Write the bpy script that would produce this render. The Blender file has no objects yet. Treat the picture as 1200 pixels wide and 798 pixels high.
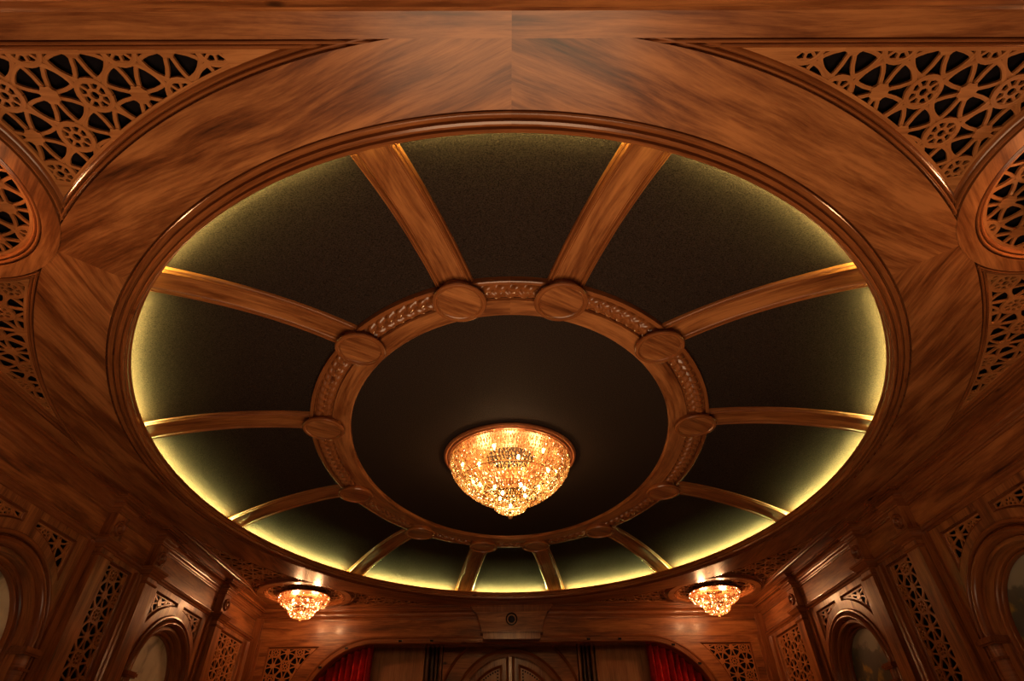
import bpy, bmesh, math, random
from mathutils import Vector, Matrix
from mathutils.geometry import tessellate_polygon
from math import sin, cos, pi, sqrt, atan2, radians, hypot
random.seed(7)
S = 2.0            # one layout unit = the height of the ceiling above the camera = 2 m
EYE = 1.5
C = bpy.context.scene.collection
FLOOR = -0.75

def W(x, y, z): return Vector((x*S, y*S, z*S+EYE))

# ------------------------------------------------------------------ materials
def nodes(m):
    m.use_nodes = True
    nt = m.node_tree; nt.nodes.clear()
    return nt, nt.nodes.new, nt.links.new

def ramp(nt, stops):
    r = nt.nodes.new('ShaderNodeValToRGB')
    e = r.color_ramp.elements
    while len(e) < len(stops): e.new(0.5)
    for k, (p, c) in enumerate(stops):
        e[k].position = p; e[k].color = (*c, 1) if len(c) == 3 else c
    return r

def wood(name, dark, mid, light, rough=0.34, coat=0.18, mottling=1.0):
    m = bpy.data.materials.new(name); nt, N, L = nodes(m)
    out = N('ShaderNodeOutputMaterial'); b = N('ShaderNodeBsdfPrincipled'); L(b.outputs[0], out.inputs[0])
    uv = N('ShaderNodeUVMap'); oi = N('ShaderNodeObjectInfo')
    sc = N('ShaderNodeVectorMath'); sc.operation = 'SCALE'; sc.inputs[0].default_value = (37.0, 19.0, 0); L(oi.outputs['Random'], sc.inputs['Scale'])
    ad = N('ShaderNodeVectorMath'); ad.operation = 'ADD'; L(uv.outputs[0], ad.inputs[0]); L(sc.outputs[0], ad.inputs[1])
    # slow wander of the grain
    wv = N('ShaderNodeTexNoise'); wv.inputs['Scale'].default_value = 1.3; wv.inputs['Detail'].default_value = 2; L(ad.outputs[0], wv.inputs['Vector'])
    ws = N('ShaderNodeVectorMath'); ws.operation = 'SCALE'; ws.inputs['Scale'].default_value = 0.07; L(wv.outputs['Color'], ws.inputs[0])
    a2 = N('ShaderNodeVectorMath'); a2.operation = 'ADD'; L(ad.outputs[0], a2.inputs[0]); L(ws.outputs[0], a2.inputs[1])
    def mp(sx, sy):
        q = N('ShaderNodeMapping'); q.inputs['Scale'].default_value = (sx, sy, 1); L(a2.outputs[0], q.inputs[0]); return q
    fine = N('ShaderNodeTexNoise'); fine.inputs['Scale'].default_value = 1; fine.inputs['Detail'].default_value = 7; fine.inputs['Roughness'].default_value = .72; L(mp(3.5, 60).outputs[0], fine.inputs['Vector'])
    broad = N('ShaderNodeTexNoise'); broad.inputs['Scale'].default_value = 1; broad.inputs['Detail'].default_value = 7; broad.inputs['Roughness'].default_value = .6; broad.inputs['Distortion'].default_value = .5; L(mp(1.5, 9).outputs[0], broad.inputs['Vector'])
    vor = N('ShaderNodeTexVoronoi'); vor.inputs['Scale'].default_value = 1; L(mp(2.3, 4.2).outputs[0], vor.inputs['Vector'])
    kn = N('ShaderNodeMapRange'); kn.inputs['From Min'].default_value = 0.02; kn.inputs['From Max'].default_value = 0.10; kn.inputs['To Min'].default_value = -0.5; kn.inputs['To Max'].default_value = 0; L(vor.outputs['Distance'], kn.inputs[0])
    gate = N('ShaderNodeMath'); gate.operation = 'GREATER_THAN'; gate.inputs[1].default_value = 0.5
    sp = N('ShaderNodeSeparateColor'); L(vor.outputs['Color'], sp.inputs[0]); L(sp.outputs[0], gate.inputs[0])
    kg = N('ShaderNodeMath'); kg.operation = 'MULTIPLY'; L(kn.outputs[0], kg.inputs[0]); L(gate.outputs[0], kg.inputs[1])
    s1 = N('ShaderNodeMath'); s1.operation = 'MULTIPLY_ADD'; s1.inputs[1].default_value = .8; L(fine.outputs[0], s1.inputs[0])
    s2 = N('ShaderNodeMath'); s2.operation = 'MULTIPLY_ADD'; s2.inputs[1].default_value = 1.0*mottling; s2.inputs[2].default_value = -.22*mottling - .20; L(broad.outputs[0], s2.inputs[0]); L(s2.outputs[0], s1.inputs[2])
    s3 = N('ShaderNodeMath'); s3.operation = 'ADD'; L(s1.outputs[0], s3.inputs[0]); L(kg.outputs[0], s3.inputs[1])
    r = ramp(nt, [(0.17, dark), (0.43, mid), (0.76, light)]); L(s3.outputs[0], r.inputs[0])
    L(r.outputs[0], b.inputs['Base Color'])
    b.inputs['Specular IOR Level'].default_value = .35; b.inputs['Roughness'].default_value = rough; b.inputs['Coat Weight'].default_value = coat; b.inputs['Coat Roughness'].default_value = .18
    bp = N('ShaderNodeBump'); bp.inputs['Strength'].default_value = .12; bp.inputs['Distance'].default_value = .002; L(fine.outputs[0], bp.inputs['Height']); L(bp.outputs[0], b.inputs['Normal'])
    return m

def simple(name, col, rough=.5, metal=0, **kw):
    m = bpy.data.materials.new(name); nt, N, L = nodes(m)
    out = N('ShaderNodeOutputMaterial'); b = N('ShaderNodeBsdfPrincipled'); L(b.outputs[0], out.inputs[0])
    tc = N('ShaderNodeTexCoord'); n = N('ShaderNodeTexNoise'); n.inputs['Scale'].default_value = kw.get('scale', 40); n.inputs['Detail'].default_value = 3
    L(tc.outputs['Object'], n.inputs['Vector'])
    v = kw.get('vary', .25)
    r = ramp(nt, [(.3, tuple(c*(1-v) for c in col)), (.7, tuple(min(1, c*(1+v)) for c in col))]); L(n.outputs[0], r.inputs[0]); L(r.outputs[0], b.inputs['Base Color'])
    b.inputs['Roughness'].default_value = rough; b.inputs['Metallic'].default_value = metal
    if kw.get('sheen'): b.inputs['Sheen Weight'].default_value = kw['sheen']; b.inputs['Sheen Roughness'].default_value = .5
    if 'spec' in kw: b.inputs['Specular IOR Level'].default_value = kw['spec']
    if kw.get('bump'):
        bp = N('ShaderNodeBump'); bp.inputs['Strength'].default_value = kw['bump']; bp.inputs['Distance'].default_value = .002; L(n.outputs[0], bp.inputs['Height']); L(bp.outputs[0], b.inputs['Normal'])
    return m

def emission(name, col, strength):
    m = bpy.data.materials.new(name); nt, N, L = nodes(m)
    out = N('ShaderNodeOutputMaterial'); e = N('ShaderNodeEmission'); e.inputs[0].default_value = (*col, 1); e.inputs[1].default_value = strength
    L(e.outputs[0], out.inputs[0]); return m

def crystal_material(name, amber):
    m = bpy.data.materials.new(name); nt, N, L = nodes(m)
    out = N('ShaderNodeOutputMaterial')
    tr = N('ShaderNodeBsdfTranslucent'); tr.inputs[0].default_value = (*amber, 1)
    gl = N('ShaderNodeBsdfGlossy'); gl.inputs[0].default_value = (1, .93, .8, 1); gl.inputs['Roughness'].default_value = .12
    tp = N('ShaderNodeBsdfTransparent'); tp.inputs[0].default_value = (1, .86, .62, 1)
    ge = N('ShaderNodeNewGeometry'); rp = ramp(nt, [(0, (amber[0]*.25, amber[1]*.16, amber[2]*.10)), (.55, amber), (1, (1, .9, .7))]); L(ge.outputs['Random Per Island'], rp.inputs[0]); L(rp.outputs[0], tr.inputs[0])
    m1 = N('ShaderNodeMixShader'); m1.inputs[0].default_value = .5; L(tr.outputs[0], m1.inputs[1]); L(gl.outputs[0], m1.inputs[2])
    m2 = N('ShaderNodeMixShader'); m2.inputs[0].default_value = .3; L(m1.outputs[0], m2.inputs[1]); L(tp.outputs[0], m2.inputs[2])
    L(m2.outputs[0], out.inputs[0]); return m

def painted_clouds(name):
    m = bpy.data.materials.new(name); nt, N, L = nodes(m)
    out = N('ShaderNodeOutputMaterial'); b = N('ShaderNodeBsdfPrincipled'); L(b.outputs[0], out.inputs[0])
    tc = N('ShaderNodeTexCoord'); n = N('ShaderNodeTexNoise'); n.inputs['Scale'].default_value = 4.5; n.inputs['Detail'].default_value = 6; n.inputs['Distortion'].default_value = .6
    L(tc.outputs['Object'], n.inputs['Vector'])
    r = ramp(nt, [(.32, (.22, .19, .13)), (.44, (.55, .49, .36)), (.7, (.80, .73, .56))]); L(n.outputs[0], r.inputs[0]); L(r.outputs[0], b.inputs['Base Color'])
    b.inputs['Roughness'].default_value = .55; return m

def painted_landscape(name):
    m = bpy.data.materials.new(name); nt, N, L = nodes(m)
    out = N('ShaderNodeOutputMaterial'); b = N('ShaderNodeBsdfPrincipled'); L(b.outputs[0], out.inputs[0])
    tc = N('ShaderNodeTexCoord'); sp = N('ShaderNodeSeparateXYZ'); L(tc.outputs['Object'], sp.inputs[0])
    n = N('ShaderNodeTexNoise'); n.inputs['Scale'].default_value = 3.2; n.inputs['Detail'].default_value = 5; L(tc.outputs['Object'], n.inputs['Vector'])
    h = N('ShaderNodeMath'); h.operation = 'MULTIPLY_ADD'; h.inputs[1].default_value = -.95; L(n.outputs[0], h.inputs[0]); L(sp.outputs['Z'], h.inputs[2])
    # Z is measured from the springing of the arch, in metres
    r = ramp(nt, [(0.0, (.05, .042, .02)), (.18, (.07, .06, .035)), (.26, (.07, .075, .062)), (.38, (.11, .115, .10)), (.40, (.30, .29, .23)), (.7, (.36, .35, .29))])
    ma = N('ShaderNodeMapRange'); ma.inputs['From Min'].default_value = -1.0; ma.inputs['From Max'].default_value = 1.0; L(h.outputs[0], ma.inputs[0]); L(ma.outputs[0], r.inputs[0])
    # yellow foliage low down
    f = N('ShaderNodeTexNoise'); f.inputs['Scale'].default_value = 9; f.inputs['Detail'].default_value = 6; L(tc.outputs['Object'], f.inputs['Vector'])
    g = N('ShaderNodeMath'); g.operation = 'MULTIPLY_ADD'; g.inputs[1].default_value = -.55; L(sp.outputs['Z'], g.inputs[0]); L(f.outputs[0], g.inputs[2])
    mr = N('ShaderNodeMapRange'); mr.inputs['From Min'].default_value = .50; mr.inputs['From Max'].default_value = .64; L(g.outputs[0], mr.inputs[0])
    mx = N('ShaderNodeMix'); mx.data_type = 'RGBA'; L(mr.outputs[0], mx.inputs[0]); L(r.outputs[0], mx.inputs[6]); mx.inputs[7].default_value = (.36, .25, .05, 1)
    L(mx.outputs[2], b.inputs['Base Color']); b.inputs['Roughness'].default_value = .45; return m

WOOD = wood('stained_alder', (.030, .008, .003), (.175, .051, .014), (.42, .155, .048), mottling=1.25)
WOODT = wood('stained_alder_moulding', (.12, .032, .009), (.26, .082, .024), (.38, .135, .042), rough=.24, coat=.45, mottling=.6)
WOODF = wood('stained_alder_fretwork', (.24, .075, .021), (.45, .175, .055), (.60, .26, .095), rough=.32, mottling=.5)
WOODP = wood('pale_stained_alder', (.15, .05, .016), (.32, .12, .04), (.44, .19, .075), rough=.35, mottling=.7)
FABRIC = simple('dark_acoustic_fabric', (.026, .0165, .0125), .75, 0, scale=150, vary=.7, bump=.8, spec=.04)
BLACK = simple('black_speaker_cloth', (.006, .004, .005), .9, 0, spec=.1)
BRASS = simple('aged_gold_metal', (.55, .25, .08), .28, .9, vary=.1)
COPPER = simple('copper_brown_rim', (.38, .13, .05), .3, .6, vary=.15)
VELVET = simple('red_velvet', (.60, .014, .016), .8, 0, scale=15, vary=.25, sheen=.12, spec=.2)
PLASTIC = simple('black_plastic', (.01, .01, .01), .25)
GLASSY = simple('lens_glass', (.02, .02, .03), .03)
LED = emission('led_glow', (1.0, .92, .26), 330)
BULB = emission('bulb_glow', (1.0, .55, .18), 60)
BULBS = emission('small_bulb_glow', (1.0, .5, .16), 22)
CRYS = crystal_material('amber_crystal', (1.0, .72, .36))
CRYSS = crystal_material('deep_amber_crystal', (.42, .15, .05))
CLOUDS = painted_clouds('painted_cloud_mural'); LAND = painted_landscape('painted_landscape_mural')
CARPET = simple('brown_carpet', (.30, .20, .13), .95, 0, scale=80)

# ------------------------------------------------------------------ mesh builder
class MB:
    def __init__(s): s.v = []; s.f = []; s.uv = []
    def add(s, pts): n = len(s.v); s.v.extend(pts); return n
    def face(s, idx, uvs=None):
        s.f.append(tuple(idx)); s.uv.append(uvs)
    def grid(s, rows, closed_u=False, closed_v=False, us=None, vs=None):
        nu, nv = len(rows), len(rows[0]); b = s.add([p for r in rows for p in r])
        if us is None:
            us = [0.]
            for i in range(1, nu+1): us.append(us[-1] + (rows[i % nu][0]-rows[i-1][0]).length)
        if vs is None:
            vs = [0.]
            for j in range(1, nv+1): vs.append(vs[-1] + (rows[0][j % nv]-rows[0][j-1]).length)
        for i in range(nu if closed_u else nu-1):
            for j in range(nv if closed_v else nv-1):
                i2, j2 = (i+1) % nu, (j+1) % nv
                s.face((b+i*nv+j, b+i2*nv+j, b+i2*nv+j2, b+i*nv+j2), ((us[i], vs[j]), (us[i+1], vs[j]), (us[i+1], vs[j+1]), (us[i], vs[j+1])))
        return b
    def build(s, name, mat, parent=None, grain=None, smooth=35, loc=None):
        if parent is not None: o0 = Vector(parent.get('_o', (0, 0, 0)))
        elif loc is not None: o0 = Vector(loc)
        else: o0 = Vector((0, 0, 0))
        me = bpy.data.meshes.new(name)
        me.from_pydata([p - o0 for p in s.v], [], s.f)
        uvl = me.uv_layers.new(name='UVMap')
        g = Vector(grain).normalized() if grain else None
        for p, uvs in zip(me.polygons, s.uv):
            if uvs is None or g is not None:
                n = p.normal
                gg = g if g is not None else Vector((0, 0, 1))
                a = gg - n*gg.dot(n)
                if a.length < .05: a = Vector((1, 0, 0)) - n*n.x if abs(n.x) < .9 else Vector((0, 1, 0)) - n*n.y
                a.normalize(); c = n.cross(a)
                for li in p.loop_indices:
                    q = me.vertices[me.loops[li].vertex_index].co + o0
                    uvl.data[li].uv = (q.dot(a), q.dot(c))
            else:
                for li, w in zip(p.loop_indices, uvs): uvl.data[li].uv = w
        me.materials.append(mat)
        if smooth:
            for p in me.polygons: p.use_smooth = True
            me.set_sharp_from_angle(angle=radians(smooth))
        me.validate(); me.update()
        o = bpy.data.objects.new(name, me); C.objects.link(o)
        if parent is not None: o.parent = parent
        else: o.location = o0
        return o

def fix_normals(o):
    bm = bmesh.new(); bm.from_mesh(o.data); bmesh.ops.recalc_face_normals(bm, faces=bm.faces); bm.to_mesh(o.data); bm.free()

def thing(name, label, cat, loc=(0, 0, 0), group=None, kind=None):
    o = bpy.data.objects.new(name, None); C.objects.link(o); o.empty_display_size = .1
    o.location = loc; o['_o'] = tuple(loc)
    return tag(o, label, cat, group, kind)
def tag(o, label=None, cat=None, group=None, kind=None):
    if label: o['label'] = label
    if cat: o['category'] = cat
    if group: o['group'] = group
    if kind: o['kind'] = kind
    return o
def copy_thing(root, loc, label, group=None, rotz=0, mirror=False):
    r = root.copy(); C.objects.link(r); r.location = loc; r['_o'] = tuple(loc); r['label'] = label; r.rotation_euler = (0, 0, rotz)
    if group: r['group'] = group
    def rec(a, b):
        for ch in list(a.children):
            if ch.name.startswith('light_'): pass
            c = ch.copy(); C.objects.link(c); c.parent = b; rec(ch, c)
    rec(root, r); return r

# planes the joinery is laid out on: (u, v, depth into the surface) -> world
class Plane:
    def __init__(s, kind, sign=1, base=None): s.k = kind; s.s = sign; s.b = base
    def __call__(s, u, v, d=0.):
        if s.k == 'ceil': return W(u, v, (1.0 if s.b is None else s.b) + d)
        if s.k == 'side': return W(s.s*((1.645 if s.b is None else s.b)+d), u, v)
        return W(u, (1.81 if s.b is None else s.b)+d, v)
CEIL = Plane('ceil')

def lateral(path, closed, limit=2.2):
    n = len(path); out = []
    for i in range(n):
        a = path[i-1] if (i > 0 or closed) else None
        b = path[(i+1) % n] if (i < n-1 or closed) else None
        p = path[i]
        def nrm(q, r):
            dx, dy = r[0]-q[0], r[1]-q[1]; l = hypot(dx, dy) or 1e-9
            return (-dy/l, dx/l)
        if a is None: out.append(nrm(p, b)); continue
        if b is None: out.append(nrm(a, p)); continue
        n1, n2 = nrm(a, p), nrm(p, b); mx, my = n1[0]+n2[0], n1[1]+n2[1]; l = hypot(mx, my)
        if l < 1e-6: out.append(n1); continue
        mx, my = mx/l, my/l; k = 1/max(1/limit, mx*n1[0]+my*n1[1]); out.append((mx*k, my*k))
    return out

def sweep(mb, P, path, prof, closed=False, limit=2.2):
    """prof = [(offset to the left of the path, depth)]"""
    lat = lateral(path, closed, limit)
    rows = [[P(p[0]+l[0]*o, p[1]+l[1]*o, d) for (o, d) in prof] for p, l in zip(path, lat)]
    mb.grid(rows, closed_u=closed)

def ribbon(mb, P, pts, w, d0, d1, closed=False):
    sweep(mb, P, pts, [(-w/2, d1), (-w/2, d0), (w/2, d0), (w/2, d1)], closed)

def board(mb, P, outline, holes=(), d0=0., d1=.01, back=False):
    loops = [outline] + list(holes)
    flat = [p for l in loops for p in l]
    tris = tessellate_polygon([[Vector((p[0], p[1], 0)) for p in l] for l in loops])
    a = mb.add([P(p[0], p[1], d0) for p in flat]); b = mb.add([P(p[0], p[1], d1) for p in flat])
    for t in tris:
        mb.face([a+i for i in t])
        if back: mb.face([b+i for i in reversed(t)])
    k = 0
    for l in loops:
        n = len(l)
        for i in range(n):
            j = (i+1) % n; mb.face((a+k+i, a+k+j, b+k+j, b+k+i))
        k += n

def boxp(mb, P, u0, u1, v0, v1, d0, d1):
    pts = [P(u, v, d) for d in (d0, d1) for (u, v) in ((u0, v0), (u1, v0), (u1, v1), (u0, v1))]
    b = mb.add(pts)
    for f in ((0, 1, 2, 3), (7, 6, 5, 4), (0, 4, 5, 1), (1, 5, 6, 2), (2, 6, 7, 3), (3, 7, 4, 0)): mb.face([b+i for i in f])

def inside(poly, x, y):
    c = False; n = len(poly); j = n-1
    for i in range(n):
        xi, yi = poly[i]; xj, yj = poly[j]
        if (yi > y) != (yj > y) and x < (xj-xi)*(y-yi)/(yj-yi)+xi: c = not c
        j = i
    return c

def arc(cx, cy, r, a0, a1, n=24, ry=None):
    ry = ry or r
    return [(cx+r*cos(a0+(a1-a0)*i/n), cy+ry*sin(a0+(a1-a0)*i/n)) for i in range(n+1)]

def lathe(mb, prof, centre, n=48, z_is=1):
    rows = []
    for k in range(n):
        a = 2*pi*k/n
        rows.append([W(centre[0]+r*cos(a), centre[1]+r*sin(a), z) for r, z in prof])
    mb.grid(rows, closed_u=True)

# ------------------------------------------------------------------ fretwork lattice
def lattice(mb, P, poly, pitch, ox, oy, wheel_parity, d0, d1):
    xs = [p[0] for p in poly]; ys = [p[1] for p in poly]
    base = d0
    i0, i1 = math.floor((min(xs)-ox)/pitch)-1, math.ceil((max(xs)-ox)/pitch)+1
    j0, j1 = math.floor((min(ys)-oy)/pitch)-1, math.ceil((max(ys)-oy)/pitch)+1
    def clip(pts, w, closed=False, lv=0):
        d0 = base + lv*.00022
        if closed: pts = pts + [pts[0]]
        run = []
        for a, b in zip(pts, pts[1:]):
            if inside(poly, (a[0]+b[0])/2, (a[1]+b[1])/2):
                if not run: run = [a]
                run.append(b)
            else:
                if len(run) > 1: ribbon(mb, P, run, w, d0, d1)
                run = []
        if len(run) > 1: ribbon(mb, P, run, w, d0, d1)
    for i in range(i0, i1+1):
        for j in range(j0, j1+1):
            cx, cy = ox+i*pitch, oy+j*pitch
            def pt(r, a): return (cx+pitch*r*cos(a), cy+pitch*r*sin(a))
            if (i+j) % 2 == wheel_parity:      # little eight-spoked wheel
                clip([pt(.35, 2*pi*k/20) for k in range(20)], pitch*.105, True, 0)
                clip([pt(.13, 2*pi*k/8) for k in range(8)], pitch*.075, True, 1)
                for k in range(8):
                    a = 2*pi*k/8; clip([pt(.15, a), pt(.33, a)], pitch*.06, False, 2)
            else:                               # solid hub in a great ring with curved arms
                clip([pt(.70, 2*pi*k/40) for k in range(40)], pitch*.10, True, 3+(i % 2))
                for k in range(8):
                    a = pi/8+2*pi*k/8; sg = 1 if k % 2 else -1
                    clip([pt(.1+.66*t/4, a+sg*.10*sin(pi*t/4)) for t in range(5)], pitch*.085, False, 5)
                if inside(poly, cx, cy):
                    pts = [pt(.235 if k % 2 else .19, 2*pi*k/16) for k in range(16)]
                    board(mb, P, pts, (), d0-.0004, d1)

def moulded_recess(mb, P, path, closed=True, w=.024, deep=.013):
    k = w/.024
    prof = [(.0006, .0), (.0006, .010), (.0035*k, .010), (.0045*k, .0018), (.0065*k, .0002), (.009*k, .0004), (.0105*k, .0022), (.011*k, .0100), (.0135*k, .0100), (.0145*k, .0062), (.0170*k, .0048), (.0195*k, .0058), (.022*k, .009), (.024*k, deep+.0005), (.026*k, deep+.002)]
    sweep(mb, P, path, prof, closed, limit=2.6)

def ccw(poly):
    a = sum(p[0]*q[1]-q[0]*p[1] for p, q in zip(poly, poly[1:]+poly[:1]))
    return poly if a > 0 else poly[::-1]

def subdiv(poly, step=.03):
    out = []
    for a, b in zip(poly, poly[1:]+poly[:1]):
        n = max(1, int(hypot(b[0]-a[0], b[1]-a[1])/step))
        out += [(a[0]+(b[0]-a[0])*k/n, a[1]+(b[1]-a[1])*k/n) for k in range(n)]
    return out

def fret_panel(name, label, group, P, poly, pitch, ox, oy, par, inset=.022, rim=.006, deep=.012, back=.03, loc=None, backpoly=None):
    poly = ccw(subdiv(poly)); us = [p[0] for p in poly]; vs = [p[1] for p in poly]
    o = P(sum(us)/len(us), sum(vs)/len(vs), deep)
    t = thing(name, label, 'fretwork panel', o, group)
    m = MB(); lattice(m, P, poly, pitch, ox, oy, par, deep, deep+.006)
    # solid rim of the lattice
    if rim: sweep(m, P, poly, [(0, deep-.0003), (inset+rim, deep-.0003), (inset+rim, deep+.006)], True, limit=2.6)
    n = len(poly)
    for i in range(n):                 # solid tips where two edges meet sharply
        a, b, c = poly[i-1], poly[i], poly[(i+1) % n]
        v1 = Vector((a[0]-b[0], a[1]-b[1])).normalized(); v2 = Vector((c[0]-b[0], c[1]-b[1])).normalized()
        if v1.dot(v2) < .55: continue
        k = 1
        while k < n//2-1 and hypot(poly[(i-k) % n][0]-poly[(i+k) % n][0], poly[(i-k) % n][1]-poly[(i+k) % n][1]) < 2.6*(inset+rim): k += 1
        board(m, P, [poly[(i+q) % n] for q in range(-k, k+1)], (), deep-.0007, deep+.006)
    m.build('lattice', WOODF, t, smooth=0)
    if inset:
        m = MB(); moulded_recess(m, P, poly, True, inset, deep); m.build('edge_moulding', WOODT, t)
    m = MB(); board(m, P, poly, (), back, back+.004); m.build('backing_cloth', BLACK, t, smooth=0)
    return t

# ------------------------------------------------------------------ ceiling
A_OP, B_OP = 1.342, 1.566          # oval opening
A_BD, B_BD = 1.572, 1.756          # outer edge of the oval band
YB, XB = 1.741, 1.545              # inner edges of the straight border
CX, CY, RC, RO = 1.255, 1.471, .2415, .277
def ell(a, b, t): return (a*sin(t), -b*cos(t))   # t = 0 points to the near end, clockwise towards +x

ceil = thing('ceiling', 'stained wooden ceiling with an oval opening', None, (0, 0, 3.5), kind='structure')
del ceil['label']
tc = None
for k in range(900):               # where the corner circle meets the band
    t = k*pi/2/900; p = ell(A_BD, B_BD, t)
    d = hypot(p[0]-CX, p[1]+CY)
    if d < RO and tc is None: t_in = t; tc = t
    if d < RO: t_out = t
t_mid = (t_in+t_out)/2
seams = [0, t_mid, pi-t_mid, pi, pi+t_mid, 2*pi-t_mid, 2*pi]
for k in range(6):
    t0, t1 = seams[k], seams[k+1]; n = 40
    m = MB(); rows = []
    for i in range(n+1):
        t = t0+(t1-t0)*i/n; e = 0.0006 if i in (0, n) else 0
        a, b = ell(A_OP+.049, B_OP+.049, t), ell(A_BD, B_BD, t)
        rows.append([CEIL(a[0], a[1], .012), CEIL(a[0], a[1], 0), CEIL((a[0]+b[0])/2, (a[1]+b[1])/2, 0), CEIL(b[0], b[1], 0), CEIL(b[0], b[1], .012)])
    m.grid(rows)
    p0, p1 = ell(A_BD, B_BD, t0), ell(A_BD, B_BD, t1)
    m.build('band_board', WOOD, ceil, grain=(p1[0]-p0[0], p1[1]-p0[1], 0), smooth=0)
# straight borders, seam in the middle of the long ones
for (u0, u1, v0, v1, g) in ((-1.70, 0, -1.785, -YB, (1, 0, 0)), (0, 1.70, -1.785, -YB, (1, 0, 0)), (-1.6, 0, YB, 1.785, (1, 0, 0)), (0, 1.6, YB, 1.785, (1, 0, 0)),
                            (-1.62, -XB, -1.72, 1.72, (0, 1, 0)), (XB, 1.62, -1.72, 1.72, (0, 1, 0))):
    m = MB(); boxp(m, CEIL, u0, u1, v0, v1, -.0008, .012); m.build('border_board', WOOD, ceil, grain=g, smooth=0)
for sx in (-1, 1):
    for sy in (-1, 1):
        m = MB(); ring = arc(sx*CX, sy*CY, RO, 0, 2*pi, 72)[:-1]; hole = arc(sx*CX, sy*CY, RC, 0, 2*pi, 72)[:-1]
        board(m, CEIL, ring, [hole], -.0004, .012); m.build('circle_board', WOOD, ceil, grain=(sx, -sy, 0), smooth=0)
        m = MB(); cor = [(sx*(CX-.02), sy*1.76), (sx*(CX-.02), sy*(CY+RO-.01))] + [(sx*(CX+(RO-.01)*sin(a)), sy*(CY+(RO-.01)*cos(a))) for a in [pi/2*i/12 for i in range(1, 13)]] + [(sx*1.6, sy*CY), (sx*1.6, sy*1.76)]
        board(m, CEIL, cor, (), 0., .012); m.build('corner_board', WOOD, ceil, grain=(1, 0, 0), smooth=0)
# plain deck above everything so no light leaks between the boards
m = MB(); board(m, CEIL, [(-1.8, -2.9), (1.8, -2.9), (1.8, 2.2), (-1.8, 2.2)], [[((A_OP+.12)*sin(2*pi*i/72), -(B_OP+.12)*cos(2*pi*i/72)) for i in range(72)]], .045, .055)
m.build('upper_deck', BLACK, ceil, smooth=0)
# roof over the dome void
m = MB(); board(m, CEIL, [(-1.8, -2), (1.8, -2), (1.8, 2), (-1.8, 2)], (), .22, .23); m.build('upper_deck', BLACK, ceil, smooth=0)
m = MB(); rows = []
for i in range(73):
    t = 2*pi*i/72; p = ell(A_OP+.12, B_OP+.12, t); rows.append([CEIL(p[0], p[1], .045), CEIL(p[0], p[1], .225)])
m.grid(rows); m.build('upper_deck', BLACK, ceil, smooth=0)
# near beam soffit beyond the border
m = MB(); sweep(m, CEIL, [(1.7, -1.785), (-1.7, -1.785)], [(0, -.0008), (0, -.004), (.006, -.006), (.010, -.016), (.022, -.024), (.026, -.034), (.034, -.037), (.034, -.045), (.9, -.045)])
m.build('beam_soffit', WOOD, ceil, grain=(1, 0, 0))

# oval opening: stepped moulding (the path runs anticlockwise seen from below-left; left = outwards)
def oval_path(a, b, n=180): return [ell(a, b, -2*pi*i/n) for i in range(n)]
path = oval_path(A_OP, B_OP)
# find which side is outward
lt = lateral(path, True)[0]; outward = 1 if (lt[1] < 0) else -1
m = MB()
prof = [(-.004, .0345), (-.006, .033), (-.006, .0285), (0, .027), (0, .022), (-.003, .020), (-.003, .012), (.001, .009), (.001, .002), (.003, -.001), (.007, -.002), (.010, 0), (.0120, .009), (.0145, .009), (.0155, .0015), (.021, -.001), (.026, .0005), (.0280, .010), (.0310, .010), (.0320, .0015), (.037, -.0012), (.042, -.0008), (.0445, .002), (.0450, .012), (.049, .012), (.049, .0)]
sweep(m, CEIL, path, [(outward*o, d) for o, d in prof], True)
m.build('trim_1', WOODT, None, loc=(0, 0, 3.5)); bpy.data.objects['trim_1']['kind'] = 'structure'
# hidden trough behind the lip and the light strip lying in it
m = MB(); sweep(m, CEIL, path, [(-outward*.004, .0345), (outward*.008, .0345), (outward*.008, .018), (outward*.12, .018), (outward*.12, .06)], True)
m.build('trim_2', WOOD, None, loc=(0, 0, 3.5)); bpy.data.objects['trim_2']['kind'] = 'structure'
# corner fretwork of the ceiling
PITCH = .0828
def cir_band():
    # band ellipse parameter range outside the circle; polygons for the quadrant x>0, y<0
    tb = math.acos(YB/B_BD); ts = math.asin(XB/A_BD)
    A = [(A_BD*sin(tb), -YB)] + [ell(A_BD, B_BD, tb+(t_in-tb)*i/30) for i in range(1, 31)]
    pe = A[-1]; a0 = atan2(pe[1]+CY, pe[0]-CX); ae = atan2(-(YB-CY), -sqrt(RO**2-(YB-CY)**2))
    if a0 > 0: a0 -= 2*pi
    A += [(CX+RO*cos(a0+(ae-a0)*i/20), -CY+RO*sin(a0+(ae-a0)*i/20)) for i in range(1, 21)]
    B = [ell(A_BD, B_BD, t_out+(ts-t_out)*i/40) for i in range(41)]
    B.append((XB, -CY)); a1 = 0.; pe = B[0]; a2 = atan2(pe[1]+CY, pe[0]-CX)
    B += [(CX+RO*cos(a1+(a2-a1)*i/24), -CY+RO*sin(a1+(a2-a1)*i/24)) for i in range(0, 24)]
    return A, B
PA, PBq = cir_band()
ends = {(-1, -1): ('near left', 'upper left'), (1, -1): ('near right', 'upper right'), (-1, 1): ('far left', 'lower left'), (1, 1): ('far right', 'lower right')}
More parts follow.
